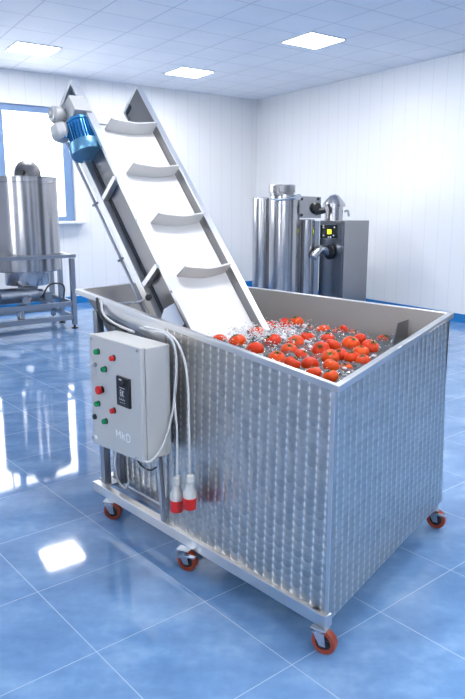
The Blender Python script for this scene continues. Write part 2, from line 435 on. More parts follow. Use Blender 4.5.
# back and left closing sheets
pbk = [V((R0.x, R0.y, .15)), V((bt['D'].x + .01, bt['D'].y - .02, .15))]
bm = B(); prism(bm, [pbk[0] + V((-.01, .03, 0)), pbk[1] + V((0, .03, 0)), bt['D'], body_t[2]], V((-.003, -.004, 0))); obj('back_panel', bm, 'steel', tank)
# inner corner bracket at the right
bm = B(); p = atz(401, 345, WZ - .05); q = V((p.x + .02, p.y + .0, p.z))
dW = (rim_i[3] - rim_i[2]).normalized()
base = lerp(rim_i[2], rim_i[3], .10) + V((-.02, -.02, 0)); base.z = 0
for off in (.0,):
    P1 = base + UP * (1.045); P2 = base + UP * (WZ - .04); w = (rim_i[1] - rim_i[2]).normalized(); w.z = 0
    prism(bm, [P1, P2, P2 + w * .22, P1 + w * .14], dW * .006)
obj('baffle_plate', bm, 'inner', tank)
# bottom frame
bm = B()
hh = .05
def beam2(bm, p, q, w, hgt): beam(bm, p - UP * hgt / 2, q - UP * hgt / 2, w, hgt)
beam2(bm, A0 - nF * .02, N0 - nF * .02 , .04, hh)
beam2(bm, N0 - nS * .05 + dS * .02, R0 - nS * .035 - dS * .01, .04, hh)
BK = V((-.30, 4.20, .15))
beam2(bm, R0 - nS * .035 - dS * .03, BK, .04, hh)
beam2(bm, A0 - nF * .04 + dF * .02, BK, .04, hh)
beam2(bm, front_pt(SL, .15) - nF * .02, lerp(R0, BK, .6), .04, hh)
obj('base_frame', bm, 'rim', tank, bev=.003)
bm = B(); obox(bm, A0 - nF * .07 + dF * .06 + UP * .004, dF * .06, nF * .03, UP * .004); obox(bm, A0 - nF * .11 + dF * .5 - UP * .02, dF * .46, nF * .008, UP * .015)
obj('mounting_plate', bm, 'frame', tank)
# posts of the open left part
for nm, (bx, by), (tx, ty, tz), w in (('post', (106.5, 479), (97.5, 305, 1.12), .04), ('post', (164, 521), (157.5, 440, .62), .022)):
    Pn = N0 - nF * (.05 if w > .03 else .012)
    p = onplane(bx, by, Pn, nF); p.z = .15; q = onplane(tx, ty, Pn, nF); q.z = min(q.z, 1.08)
    bm = B(); beam(bm, p, q, w, w, up=nF); obj(nm, bm, 'frame', tank, bev=.003)
bm = B(); p = A0 - nF * .10 + dF * .13; beam(bm, p, p + UP * .9, .03, .03, up=nF); obj('post', bm, 'frame', tank)
# casters
def caster(cx, cy, yaw, lab, brake=False):
    Rw = .0475; c = V((cx, cy, Rw)); ax = V((math.cos(yaw), math.sin(yaw), 0)); fw = V((-ax.y, ax.x, 0))
    bm = B()
    top = c + fw * .018; top.z = .0
    obox(bm, top + UP * .0975, ax * .024, fw * .030, UP * .0025)
    cyl(bm, top + UP * .085, top + UP * .096, .022)
    obox(bm, top + UP * .083, ax * .022, fw * .024, UP * .003)
    for s in (-1, 1):
        o = c + ax * .021 * s
        pts = [o + fw * -.012 + UP * -.012, o + fw * .012 + UP * -.012, o + fw * .038 + UP * .036, o + fw * -.006 + UP * .036]
        prism(bm, [p - ax * .0015 for p in pts], ax * .003)
    fork = obj('caster', bm, 'zinc', tank, bev=.001, label=lab)
    bm = B(); lathe(bm, c - ax * .016, ax, [(.030, 0), (Rw - .004, 0), (Rw, .004), (Rw, .028), (Rw - .004, .032), (.030, .032), (.030, 0)], 36, False)
    obj('tyre', bm, 'tyre', fork)
    bm = B(); lathe(bm, c - ax * .017, ax, [(.010, 0), (.014, 0), (.016, .005), (.0305, .007), (.0305, .027), (.016, .029), (.014, .034), (.010, .034)], 28)
    obj('wheel_hub', bm, 'black', fork)
    bm = B(); lathe(bm, c - ax * .026, ax, [(.006, 0), (.007, .003), (.004, .004), (.004, .048), (.007, .049), (.006, .052)], 12)
    obj('axle_bolt', bm, 'zinc', fork)
    if brake:
        bm = B(); a = top + UP * .086 + ax * -.02; tube(bm, [a + fw * .02, a + fw * .0 - ax * .035 + UP * .004, a - ax * .05 + fw * -.02 + UP * .01], .004, 8)
        obox(bm, a - fw * .045 - UP * .0 - ax * .012, fw * .028, ax * .011, UP * .003)
        obj('brake_pedal', bm, 'zinc', fork)
yF = math.atan2(-nF.y, -nF.x)
caster(.336, 2.190, yF + .30, 'swivel caster with orange tyre under the near corner')
caster(-.200, 2.765, yF + .42, 'braked swivel caster with orange tyre under the middle of the front', True)
caster(-.622, 3.27, yF + .62, 'swivel caster with orange tyre under the left end')
caster(1.035, 3.175, yF + .28, 'braked swivel caster with orange tyre under the far right corner', True)
caster(-.27, 4.12, yF, 'swivel caster under the hidden back corner')
# black and white hoses under the left lip
def fpl(x, y, off): return onplane(x, y, N0 + nF * off, nF)
bm = B(); tube(bm, [fpl(97, 298, -.03), fpl(99, 310, -.02), fpl(106, 321, 0), fpl(118, 327, .01), fpl(127, 331, .0)], .007); obj('hose', bm, 'blackm', tank)
bm = B(); tube(bm, [fpl(101, 300, -.04), fpl(103, 313, -.02), fpl(112, 322, .0), fpl(124, 328, .01), fpl(134, 332, .0)], .006); obj('hose', bm, 'cord', tank)
bm = B(); tube(bm, [fpl(116, 440, -.05), fpl(115, 468, -.05), fpl(119, 482, -.06), fpl(126, 488, -.07), fpl(129, 480, -.08)], .005); obj('hose', bm, 'cord', tank)
bm = B(); tube(bm, [fpl(133, 450, -.03), fpl(140, 464, -.01), fpl(150, 470, 0), fpl(158, 466, -.02)], .004); obj('hose', bm, 'blackm', tank)

# ------------------------------------------------------------------ water
def in_poly(x, y, poly):
    c = False; n = len(poly)
    for i in range(n):
        a, b = poly[i], poly[(i + 1) % n]
        if (a.y > y) != (b.y > y) and x < (b.x - a.x) * (y - a.y) / (b.y - a.y) + a.x: c = not c
    return c
# conveyor frame of reference
DC0 = 3.45
P0 = V((0, 0, CH)) + ray(177.584, 275.334) * DC0
yaw, inc = math.radians(130.336), math.radians(49.23)
hv = V((math.cos(yaw), math.sin(yaw), 0)); ce = hv * math.cos(inc) + UP * math.sin(inc); cn = -hv * math.sin(inc) + UP * math.cos(inc); cu = V((math.sin(yaw), -math.cos(yaw), 0))
Q = 1.124      # conveyor unit in metres
def cp(a, n, u): return P0 + (ce * a + cn * n + cu * u) * Q
fall = cp(-.35, 0, .12); fall.z = WZ
NU, NV = 150, 120
wq = inset(rim_o, .036)
wq[0] = lerp(wq[0], wq[1], .14); wq[3] = lerp(wq[3], wq[2], .14)
def wpt(i, j):
    u, v = i / NU, j / NV
    p = lerp(lerp(wq[0], wq[1], u), lerp(wq[3], wq[2], u), v); p.z = 0; return p
def wave(p):
    d = (p - V((fall.x, fall.y, 0))).length
    am = .011 + .034 * math.exp(-d * 2.6) + .008 * math.exp(-abs(d - .9) * 2)
    return am * (noise.noise(V((p.x * 14, p.y * 14, 1))) + .7 * noise.noise(V((p.x * 33, p.y * 33, 5))) + .35 * noise.noise(V((p.x * 70, p.y * 70, 9))))
bm = B(); g = {}
for i in range(NU + 1):
    for j in range(NV + 1):
        p = wpt(i, j); g[i, j] = bm.verts.new(V((p.x, p.y, WZ + (wave(p) if 0 < i < NU and 0 < j < NV else 0))))
for i in range(NU):
    for j in range(NV): bm.faces.new((g[i, j], g[i + 1, j], g[i + 1, j + 1], g[i, j + 1]))
w = obj('water', bm, 'water', loc=(.2, 3.1, WZ), ang=180)
tag(w, 'churning clear water filling the steel washing tank', 'water', kind='stuff')
# splashes: droplets and curling sheets
bm = B()
for k in range(4200):
    if k < 2500:
        t = random.gauss(0, .20); s = random.gauss(.05, .14); p = V((fall.x, fall.y, 0)) + cu * (s + .08) - hv * (abs(t) * .8 - .03)
        hgt = max(0, random.gauss(.012, .018))
    else:
        u, v = random.random(), random.random(); p = lerp(lerp(wq[0], wq[1], u), lerp(wq[3], wq[2], u), v); hgt = max(0, random.gauss(.0, .006))
    if not in_poly(p.x, p.y, wq): continue
    r = random.uniform(.0014, .0045)
    ball(bm, V((p.x, p.y, WZ + wave(p) + hgt)), r, 1, (random.uniform(.8, 1.6), random.uniform(.8, 1.6), random.uniform(.6, 1)))
for k in range(120):       # small curled crests
    t = abs(random.gauss(0, .28)); s = random.gauss(.1, .2); p = V((fall.x, fall.y, 0)) + cu * s - hv * (t - .05)
    if not in_poly(p.x, p.y, wq): continue
    ball(bm, V((p.x, p.y, WZ + .004)), random.uniform(.006, .016), 2, (1, random.uniform(.4, 1.2), random.uniform(.3, .8)))
o = obj('splash', bm, 'foam', loc=(fall.x, fall.y, WZ), ang=180)
tag(o, 'white foaming droplets splashing where the conveyor enters the water', 'splash', kind='stuff')

# ------------------------------------------------------------------ tomatoes
def tomato_mesh(seed, lobes, flat):
    rnd = random.Random(seed); bm = B(); ball(bm, V((0, 0, 0)), 1, 4)
    ph = rnd.random() * 6
    for v in bm.verts:
        a = math.atan2(v.co.y, v.co.x); r = math.hypot(v.co.x, v.co.y); z = v.co.z
        k = 1 + .035 * math.cos(lobes * a + ph) * r * (0.6 + .5 * max(z, 0))
        v.co.x *= k; v.co.y *= k
        v.co.z = z * flat - .17 * math.exp(-(r / .28) ** 2) * (1 if z > 0 else -.4)
    for v in bm.verts: v.co *= .036
    me = bpy.data.meshes.new('tomato'); bm.to_mesh(me); bm.free(); me.materials.append(M['tomato'])
    for p in me.polygons: p.use_smooth = True
    bm = B()
    for k in range(5):
        a = k * 2 * PI / 5 + rnd.random() * .3; d = V((math.cos(a), math.sin(a), 0)); s = V((-d.y, d.x, 0))
        z0 = .66 * flat / .8
        pts = [V((0, 0, .70)), d * .16 + s * .07 + UP * .76, d * .46 + UP * (.90 * flat), d * .16 - s * .07 + UP * .76]
        prism(bm, [p * .036 for p in pts], UP * .0012)
    cyl(bm, V((0, 0, .022)), V((.002, 0, .034)), .0022, 8)
    mc = bpy.data.meshes.new('calyx'); bm.to_mesh(mc); bm.free(); mc.materials.append(M['calyx'])
    return me, mc
TM = [tomato_mesh(1, 5, .80), tomato_mesh(2, 6, .86), tomato_mesh(3, 7, .78)]
# image-surveyed floating positions: x, y, radius in sight units, how deep it sits
TP = [(220, 340.5, 7.4, 0), (237.2, 342, 9, 0), (256, 333, 8.3, 0), (254.8, 350, 9, 0), (272.5, 342, 9, 0), (275.3, 328.2, 7.6, 1), (285.6, 324.8, 7.2, 0), (298.6, 323.6, 6.8, 0),
      (289.2, 350.8, 8.2, 0), (295.5, 343.6, 8.6, 0), (276.8, 358.4, 8.4, 0), (293.5, 364, 8.4, 0), (307.6, 338, 7.8, 0), (309, 364.5, 8.6, 0), (323.8, 331.2, 7.2, 1), (345.5, 330, 7.2, 1),
      (327.6, 338.6, 6.8, 0), (320.6, 350.2, 8.6, 0), (333, 346, 8, 0), (350.9, 344.6, 8.8, 0), (359.2, 340.4, 7.2, 0), (366.3, 334.5, 7, 2), (370.5, 347.6, 8.8, 0), (330.2, 357.8, 8.6, 0),
      (341.5, 355.4, 7.2, 0), (331.3, 366.5, 8.2, 0), (313.6, 373, 7.8, 0), (330.4, 377, 8, 0), (345.8, 369, 6.6, 1), (361, 352.8, 7.8, 0), (350.8, 357.4, 7.6, 0), (363, 360.8, 7, 0),
      (310.5, 352, 7, 2), (286, 333.5, 7, 2), (337, 335, 6.8, 2), (304, 329.5, 6.8, 2), (265, 326.5, 7, 2), (384, 341, 7, 2), (301, 356, 7.2, 1), (317.5, 359.5, 7, 2), (354, 335.5, 6.6, 2), (313, 326.5, 6.6, 2)]
rows = {0: [], 1: [], 2: [], 3: [], 4: []}
for t in TP:
    y = t[1]; rows[0 if y < 332 else 1 if y < 341.2 else 2 if y < 351 else 3 if y < 361 else 4].append(t)
rown = ['the row along the far wall', 'the second row from the back', 'the middle row', 'the second row from the front', 'the front row near the corner']
ORD = ['first', 'second', 'third', 'fourth', 'fifth', 'sixth', 'seventh', 'eighth', 'ninth', 'tenth', 'eleventh', 'twelfth']
placed = []
cnt = 0
for ri_, row in rows.items():
    for k, (x, y, r, deep) in enumerate(sorted(row)):
        me, mc = TM[cnt % 3]
        dz = (.010, -.004, -.022)[deep]
        p = atz(x, y, WZ + dz); rr = r * 1.05 / FPX * (p - V((0, 0, CH))).length
        placed.append([p, rr, me, mc, '%s tomato, %s from left in %s' % (('high floating', 'low floating', 'mostly submerged')[deep], ORD[k], rown[ri_]), cnt]); cnt += 1
for it_ in range(60):        # push overlapping fruit apart
    for i in range(len(placed)):
        for j in range(i):
            d = placed[i][0] - placed[j][0]; L = d.length; need = (placed[i][1] + placed[j][1]) * .97
            if L < need:
                c = d.normalized() * (need - L) * .5; c.z *= .2
                placed[i][0] += c; placed[j][0] -= c
for p, rr, me, mc, lb, c in placed:
    o = bpy.data.objects.new('tomato', me); COL.objects.link(o); o.location = p
    o.scale = (rr / .036,) * 3
    rnd = random.Random(c); o.rotation_euler = (rnd.uniform(-.6, .75), rnd.uniform(-.6, .6), rnd.uniform(0, 6))
    tag(o, lb, 'tomato', 'tomatoes floating in the washing tank')
    s = bpy.data.objects.new('calyx', mc); COL.objects.link(s); s.parent = o

# ------------------------------------------------------------------ conveyor
conv = thing('conveyor', 'inclined white belt conveyor with steel side rails rising out of the tank', 'conveyor', V((P0.x, P0.y, .6)))
def cbox(bm, a0, a1, n0, n1, u0, u1): obox(bm, cp((a0 + a1) / 2, (n0 + n1) / 2, (u0 + u1) / 2), ce * (a1 - a0) / 2 * Q, cn * (n1 - n0) / 2 * Q, cu * (u1 - u0) / 2 * Q)
AT, AB = 1.20, -.37
# belt: flat slab with rounded top end
bm = B()
def uslab(a0, a1, n0, n1, u0, u1):
    prof = [cp(a0, n1, u0), cp(a1 - .03, n1, u0), cp(a1 - .008, n1 - .012, u0), cp(a1, (n0 + n1) / 2, u0), cp(a1 - .008, n0 + .012, u0), cp(a1 - .03, n0, u0), cp(a0, n0, u0)]
    prism(bm, prof, cu * (u1 - u0) * Q)
uslab(AB, .955, -.02, 0, -.064, .281)
obj('belt', bm, 'white_plastic', conv)
for k in range(0, 4):
    a = .307 * k + 0.0
    if k == 3: a = .905
    bm = B(); u0, u1 = -.008, .272; mid = (u0 + u1) / 2; sag = -.020; H_ = .075
    pts0 = []
    for i in range(13):
        t = i / 12; u = u0 + (u1 - u0) * t; s = sag * (1 - abs(2 * t - 1) ** 1.3)
        pts0.append((u, s))
    vs = []
    for th in (0, -.008):
        for n_ in (0.001, H_):
            vs.append([bm.verts.new(cp(a + s + th - .1 * n_ * 0, n_, u + (.010 * n_ / H_ if i_ == 0 else 0))) for i_, (u, s) in enumerate(pts0)])
    f0, f1, b0, b1 = vs
    for i in range(12):
        bm.faces.new((f0[i], f0[i + 1], f1[i + 1], f1[i])); bm.faces.new((b0[i], b1[i], b1[i + 1], b0[i + 1]))
        bm.faces.new((f1[i], f1[i + 1], b1[i + 1], b1[i])); bm.faces.new((f0[i], b0[i], b0[i + 1], f0[i + 1]))
    bm.faces.new((f0[0], f1[0], b1[0], b0[0])); bm.faces.new((f0[-1], b0[-1], b1[-1], f1[-1]))
    obj('flight', bm, 'flight', conv, ang=50)
# left side rail: top flange, web
bm = B(); cbox(bm, AB, AT, .030, .036, -.097, -.053); cbox(bm, AB, AT, .018, .030, -.097, -.093)
cbox(bm, AT - .02, AT, -.13, .036, -.097, -.055); cbox(bm, AT - .20, AT, -.14, -.13, -.097, -.055); cbox(bm, AT - .19, AT - .16, -.13, .03, -.097, -.091)
obj('side_rail', bm, 'rail', conv, bev=.0015, label='left steel side rail with motor')
bm = B(); cbox(bm, AB, AT - .02, -.105, .029, -.074, -.066); obj('side_plate', bm, 'inner', conv)
bm = B(); cbox(bm, AB, AT, .042, .048, .284, .318); cbox(bm, AB, AT, .030, .042, .314, .318)
cbox(bm, AT - .018, AT, -.13, .042, .284, .318); cbox(bm, AT - .20, AT, -.14, -.13, .284, .318)
obj('side_rail', bm, 'rail', conv, bev=.0015, label='right steel side rail')
bm = B(); cbox(bm, AB, AT - .018, -.06, .042, .284, .290); cbox(bm, AT - .19, AT - .03, -.13, .03, .300, .306); obj('side_plate', bm, 'inner', conv)
bm = B(); cyl(bm, cp(.925, -.055, -.062), cp(.925, -.055, .282), .052 * Q, 28); obj('drive_roller', bm, 'inner', conv)
bm = B(); cbox(bm, AT - .11, AT - .0, -.148, .02, .325, .335); cyl(bm, cp(AT - .05, -.05, .318), cp(AT - .05, -.05, .352), .028); obj('bearing_block', bm, 'alu', conv)
# return rail, thin pipe, braces on the left
bm = B(); cbox(bm, AB + .20, AT - .12, -.165, -.125, -.112, -.078); obj('return_rail', bm, 'rail', conv, bev=.002)
bm = B(); cbox(bm, AB + .20, AT - .12, -.150, -.115, -.074, -.060); obj('return_track', bm, 'inner', conv)
bm = B(); cyl(bm, cp(AB + .24, -.20, -.105), cp(AT - .16, -.20, -.105), .009, 12)
for a in (.24, .58, .0): cyl(bm, cp(a, -.20, -.125), cp(a, -.165, -.10), .007, 10)
obj('guide_rod', bm, 'frame', conv)
for a in (.56, .045):
    bm = B(); prism(bm, [cp(a - .012, .02, -.108), cp(a + .012, .02, -.108), cp(a + .012, -.135, -.108), cp(a - .012, -.135, -.108)], cu * .034); obj('brace', bm, 'rail', conv)
bm = B(); cbox(bm, AB + .2, .94, -.115, -.100, -.06, .281); obj('return_belt', bm, 'flight', conv)
for a in (.75, .3, -.1, .95):
    for u_, n_ in ((-.099, .026), (.319, .036)):
        bm = B(); cyl(bm, cp(a, n_, u_ - .004), cp(a, n_, u_ + .004), .006, 10); obj('bolt', bm, 'zinc', conv)
# pivot knob with link bar to the tank rim
bm = B(); p = aty(148.5, 297.5, 3.38); ball(bm, p, .017, 3); obj('pivot_knob', bm, 'blackm', conv)
bm = B(); q = aty(118, 303.5, 3.36); tube(bm, [p, lerp(p, q, .35) + UP * -.012, q], .006, 8); obj('link_bar', bm, 'steel', conv)
# bent guard plate at the foot
bm = B(); q = [aty(161, 318, 3.31), aty(164, 309, 3.31), aty(181, 299, 3.35), aty(187, 321, 3.28), aty(176, 331, 3.25)]
prism(bm, q, V((.006, .006, 0))); obj('guard_plate', bm, 'rail', conv)
# motor and gearbox
YM = cp(1.0, -.05, -.17).y
def QP(prof): return [(a * Q * 1.17, b * Q * 1.17) for a, b in prof]
mo = aty(79, 125, YM); md = V((.30, -.36, -.88)).normalized()
bm = B()
lathe(bm, mo, md, QP([(.040, -.02), (.052, -.016), (.052, -.006), (.045, -.002), (.045, .095)]), 32)
motor = obj('motor', bm, 'blue', conv, label='blue finned electric motor')
bm = B(); _, s, t = basis(md)
for k in range(26):
    a = 2 * PI * k / 26; r = s * math.cos(a) + t * math.sin(a); tt = md.cross(r)
    obox(bm, mo + (md * .048 + r * .050) * Q * 1.17, md * .046 * Q * 1.17, r * .009, tt * .0016)
obj('fin', bm, 'blue', motor, label='cooling fins around the motor')['kind'] = 'stuff'
bm = B(); lathe(bm, mo, md, QP([(.058, .090), (.069, .094), (.070, .135), (.066, .142), (.060, .1425), (.058, .138), (0, .137)]), 36); cyl(bm, mo + md * .1372 * Q * 1.17, mo + md * .1385 * Q * 1.17, .032, 24)
obj('fan_cover', bm, 'cover', motor)
bm = B(); fx = md.cross(cu).normalized()
gc = aty(78, 108.5, YM + .01)
obox(bm, gc, ce * -.055, cu * .052, cn * .040)
for k in range(3): cyl(bm, mo - md * (.028 - .009 * k), mo - md * (.024 - .009 * k), .060 - .002 * k)
gb = obj('gearbox', bm, 'alu', conv, bev=.006, label='cast aluminium gearbox above the motor')
bm = B(); lc = aty(56, 115, YM + .01); lathe(bm, lc + cu * .05, -cu, QP([(.028, 0), (.036, .02), (.036, .05), (.028, .06), (.014, .062), (.012, .07), (0, .07)]), 24)
obj('gearbox_cap', bm, 'alu', gb)
bm = B(); tc = aty(60.5, 131, YM - .02); q = md
lathe(bm, tc - md * .035 , md, QP([(.030, 0), (.042, .01), (.044, .045), (.036, .062), (.022, .072), (0, .073)]), 8)
obj('terminal_box', bm, 'alu', motor, bev=.004)
bm = B(); obox(bm, tc + md * .036 + V((.01, 0, 0)), md * .010, V((.028, -.01, 0)), V((.006, .025, 0))); obj('terminal_lid', bm, 'blue', motor, bev=.004)

# ------------------------------------------------------------------ control box
OFFB = .165
bp = N0 + nF * OFFB
bTL = onplane(88.5, 334, bp, nF); bTR = onplane(141.5, 349.5, bp, nF); bBR = onplane(141.5, 462.5, bp, nF)
zt = (bTL.z + bTR.z) / 2 ; zb = bBR.z
cL = V((bTL.x, bTL.y, 0)); cR = V(((bTR.x + bBR.x) / 2, (bTR.y + bBR.y) / 2, 0))
zL, zR = bTL.z, bTR.z
cbx = thing('control_box', 'light grey wall-mounted electrical control box with green and red buttons', 'control box', (cL + cR) / 2 + UP * zb)
zbL = onplane(89, 441, bp, nF).z
bm = B(); prism(bm, [cL + UP * (zbL + .004) - nF * .026, cR + UP * (zb + .004) - nF * .026, cR + UP * zR - nF * .026, cL + UP * zL - nF * .026], -nF * .128)
obj('housing', bm, 'box', cbx, bev=.006)
bm = B(); prism(bm, [cL + UP * zbL, cR + UP * zb, cR + UP * (zR + .004), cL + UP * (zL + .004)], -nF * .024)
door = obj('door', bm, 'box', cbx, bev=.006)
for (x, y) in ((91.5, 338.5), (137, 351), (93, 437), (136, 458)):
    bm = B(); p = onplane(x, y, bp, nF); cyl(bm, p - nF * .002, p + nF * .003, .006, 14); obj('corner_screw', bm, 'frame', door)
def on_door(x, y): return onplane(x, y, bp, nF)
def button(x, y, m, r, lab, big=False):
    p = on_door(x, y)
    bm = B(); lathe(bm, p - nF * .001, nF, [(r * 1.15, 0), (r * 1.15, .004), (r * .9, .006), (r * .9, .010)] if not big else [(r * .8, 0), (r * .8, .006), (r * .55, .008), (r * .55, .016)], 24)
    o = obj('button', bm, 'blackm', cbx, label=lab)
    bm = B(); z = .006 if not big else .014
    lathe(bm, p + nF * z, nF, [(r * .95, 0), (r, .002), (r, .012), (r * .85, .015), (0, .016)], 24); obj('button_cap', bm, m, o)
for x, y, m, lab in ((98.5, 351.5, 'green', 'uppermost green push button'), (105.5, 369, 'green', 'green push button beside the switch'), (99, 403.5, 'green', 'green push button left of the lower red one'), (106.5, 421, 'green', 'lowest green push button'),
                     (114, 358, 'red', 'upper red push button'), (114.5, 410.5, 'red', 'lower red push button')):
    button(x, y, m, .0125, lab)
button(102.5, 389.5, 'red', .020, 'large red emergency stop mushroom button', True)
bm = B(); p = on_door(95.5, 364.5); cyl(bm, p, p + nF * .008, .011); cyl(bm, p + nF * .004, p + nF * .028 - dF * .022 - UP * .002, .0035, 10); obj('toggle_switch', bm, 'frame', cbx)
bm = B(); p = on_door(95.5, 416.5); lathe(bm, p, nF, [(.013, 0), (.013, .008), (.009, .012), (0, .012)]); obj('key_socket', bm, 'black', door)
# digital controller
pc = [on_door(118.6, 375.5), on_door(131.2, 379.2), on_door(131.2, 409), on_door(118.8, 403.5)]
cc = (pc[0] + pc[1] + pc[2] + pc[3]) / 4
hx = dF * ((pc[1] - pc[0]).length / 2); hz = (pc[0].z - pc[3].z + pc[1].z - pc[2].z) / 4
bm = B(); obox(bm, cc + nF * .005, hx, UP * hz, nF * .007); ctl = obj('controller', bm, 'black', cbx, bev=.002, label='black digital speed controller')
bm = B(); p = cc + UP * hz * .62 + dF * .006; cyl(bm, p + nF * .010, p + nF * .024, .014); cyl(bm, p + nF * .024, p + nF * .027, .006); obj('dial', bm, 'blackm', ctl)
fo = cc + nF * .0125
def strokes(bm, segs, o, sx, sz, w):
    for (x0, z0, x1, z1) in segs:
        a = o + dF * x0 * sx + UP * z0 * sz; b_ = o + dF * x1 * sx + UP * z1 * sz; beam(bm, a, b_, w, .0006, up=nF)
bm = B()
seg8 = [(0, 0, 0, 1), (0, 1, .6, 1), (.6, 1, .6, 0), (0, 0, .6, 0), (0, .5, .6, .5)]; segF = [(0, 0, 0, 1), (0, 1, .6, 1), (0, .5, .5, .5), (0, 0, .6, 0)]
strokes(bm, [(0, 0, 1, 0)], fo + dF * -.024 + UP * .018, .042, 1, .002)
strokes(bm, segF, fo + dF * -.018 - UP * .018, .014, .026, .0024); strokes(bm, [(0, 0, 0, 1)], fo + dF * -.004 - UP * .018, .014, .026, .0024); strokes(bm, seg8[:2] + seg8[3:4], fo + dF * .002 - UP * .018, .014, .022, .0024)
for k in range(3):
    strokes(bm, [(0, 0, 1, 0), (0, 0, 0, .4)], fo + dF * (-.024 + .016 * k) - UP * .036, .010, .02, .0018)
    strokes(bm, [(0, 0, 1, 0)], fo + dF * (-.022 + .016 * k) - UP * .048, .008, .02, .0018)
strokes(bm, [(0, 0, 1, 0)], fo + dF * -.026 + UP * .054, .020, 1, .007)
obj('readout', bm, 'white_ink', ctl)
# raised white lettering on the door
bm = B(); lo = on_door(117.4, 430.5); lh = .034
LET = {'M': [(0, 0, 0, 1), (0, 1, .4, .35), (.4, .35, .8, 1), (.8, 1, .8, 0)], 'k': [(0, 0, 0, 1), (0, .35, .5, .72), (.15, .45, .55, 0)],
       'D': [(0, 0, 0, 1), (0, 1, .4, 1), (.4, 1, .65, .8), (.65, .8, .65, .2), (.65, .2, .4, 0), (.4, 0, 0, 0)]}
x = 0
lo = on_door(116.6, 436.5)
for ch, adv in (('M', 1.15), ('k', .85), ('D', .9)):
    strokes(bm, LET[ch], lo + dF * x * lh * 1.25 + nF * .0008, lh * 1.2, lh, .0055); x += adv
obj('lettering', bm, 'white_ink', door, label='white MkD lettering')
bm = B(); p = on_door(96, 437); obox(bm, p + nF * .0006, dF * .012, UP * .008, nF * .0006); obj('sticker', bm, 'white_ink', door)
bm = B(); cyl(bm, cR - dF * .05 - nF * .07 + UP * (zb - .02), cR - dF * .05 - nF * .07 + UP * (zb + .02), .011); cyl(bm, cR - dF * .02 - nF * .05 + UP * (zb - .02), cR - dF * .02 - nF * .05 + UP * (zb + .02), .011); obj('cable_gland', bm, 'plugw', cbx)

# cables with plugs
def plug_cable(cpts, lab, px, py0, py1, off):
    t = thing('power_cable', lab, 'cable', fpl(px, py1, off))
    bm = B(); tube(bm, [fpl(*c) for c in cpts], .0052, 10); obj('cord', bm, 'cord', t)
    a = fpl(px, py0, off); b_ = fpl(px - .3, py1, off); L = (a - b_).length; d = (b_ - a).normalized()
    bm = B(); lathe(bm, a, d, [(.008, -.006), (.017, 0), (.019, .006), (.019, .03), (.016, .034), (.016, .045), (.024, .07), (.029, .078), (.029, L * .66), (.026, L * .66)], 24)
    pl = obj('plug', bm, 'plugw', t)
    bm = B(); lathe(bm, a, d, [(.026, L * .655), (.0305, L * .66), (.0305, L * .78), (.0290, L * .80), (.0290, L * .96), (.027, L), (.024, L), (.024, L - .01), (0, L - .01)], 28); obj('plug_shroud', bm, 'red', pl, label='red plug shroud')
plug_cable([(144, 327, .06), (160, 330.5, .04), (171, 335.5, .03), (180, 348, .022), (186, 368, .02), (188.5, 395, .02), (189, 430, .035), (190, 474, .04)], 'white cable with red and white industrial plug, right of the two', 190, 475, 508, .042)
plug_cable([(140, 328, .05), (158, 331.5, .03), (170, 337, .02), (175.5, 352, .01), (176, 372, .012), (174.5, 400, .015), (177, 430, .03), (177.3, 475, .045)], 'white cable with red and white industrial plug, left of the two', 177, 477, 510.5, .050)
t = thing('loop_cable', 'white cable looping down beside the control box and back into its underside', 'cable', fpl(160, 455, .05))
def fsd(x, y, o=.016): return onplane(x, y, cR + dF * o, dF)
bm = B(); tube(bm, [fpl(150, 331, .07), fpl(166, 334.5, .05), fsd(175.5, 352), fsd(176.5, 380), fsd(172.5, 412), fsd(166, 438), fsd(157, 455), fsd(148, 462), fsd(142, 458, -.03)], .0048); obj('cord', bm, 'cord', t)

# ------------------------------------------------------------------ left vessel on its table
tf = atz(75, 328, 0)           # front right foot of the table
W_ = .92
tbl = thing('support_frame', 'low stainless steel frame table carrying the big round kettle', 'frame table', tf + DL * 1.2)
zT = .96
LN = 2.6
def fr(a, b, z): return tf + DL * a - DR * b + UP * z
def legs(a, b):
    bm = B(); beam(bm, fr(a, b, .05), fr(a, b, zT - .03), .06, .06, up=DL); l = obj('leg', bm, 'frame', tbl, bev=.004)
    bm = B(); lathe(bm, fr(a, b, 0), UP, [(.045, 0), (.045, .012), (.014, .02), (.014, .055)], 16); obj('levelling_foot', bm, 'blackm', l)
for a in (0, 1.28, LN):
    for b_ in (0, W_): legs(a, b_)
legs(0, .52)
bm = B()
for b_ in (0, W_): beam(bm, fr(-.05, b_, zT), fr(LN + .05, b_, zT), .06, .045)
for a in (0, LN): beam(bm, fr(a, 0, zT), fr(a, W_, zT), .06, .045)
obj('top_rail', bm, 'frame', tbl, bev=.004)
for z in (.33, .15):
    bm = B()
    for b_ in (0, W_): beam(bm, fr(.03, b_, z), fr(LN - .03, b_, z), .045, .065)
    for a in (0.0, LN): beam(bm, fr(a, .03, z), fr(a, W_ - .03, z), .045, .065)
    obj('lower_rail', bm, 'frame', tbl, bev=.004)
bm = B()
for a in (.35, .62, 1.05, 1.5): beam(bm, fr(a, 0, .36), fr(a, W_, .36), .05, .05)
obj('cross_member', bm, 'frame', tbl)
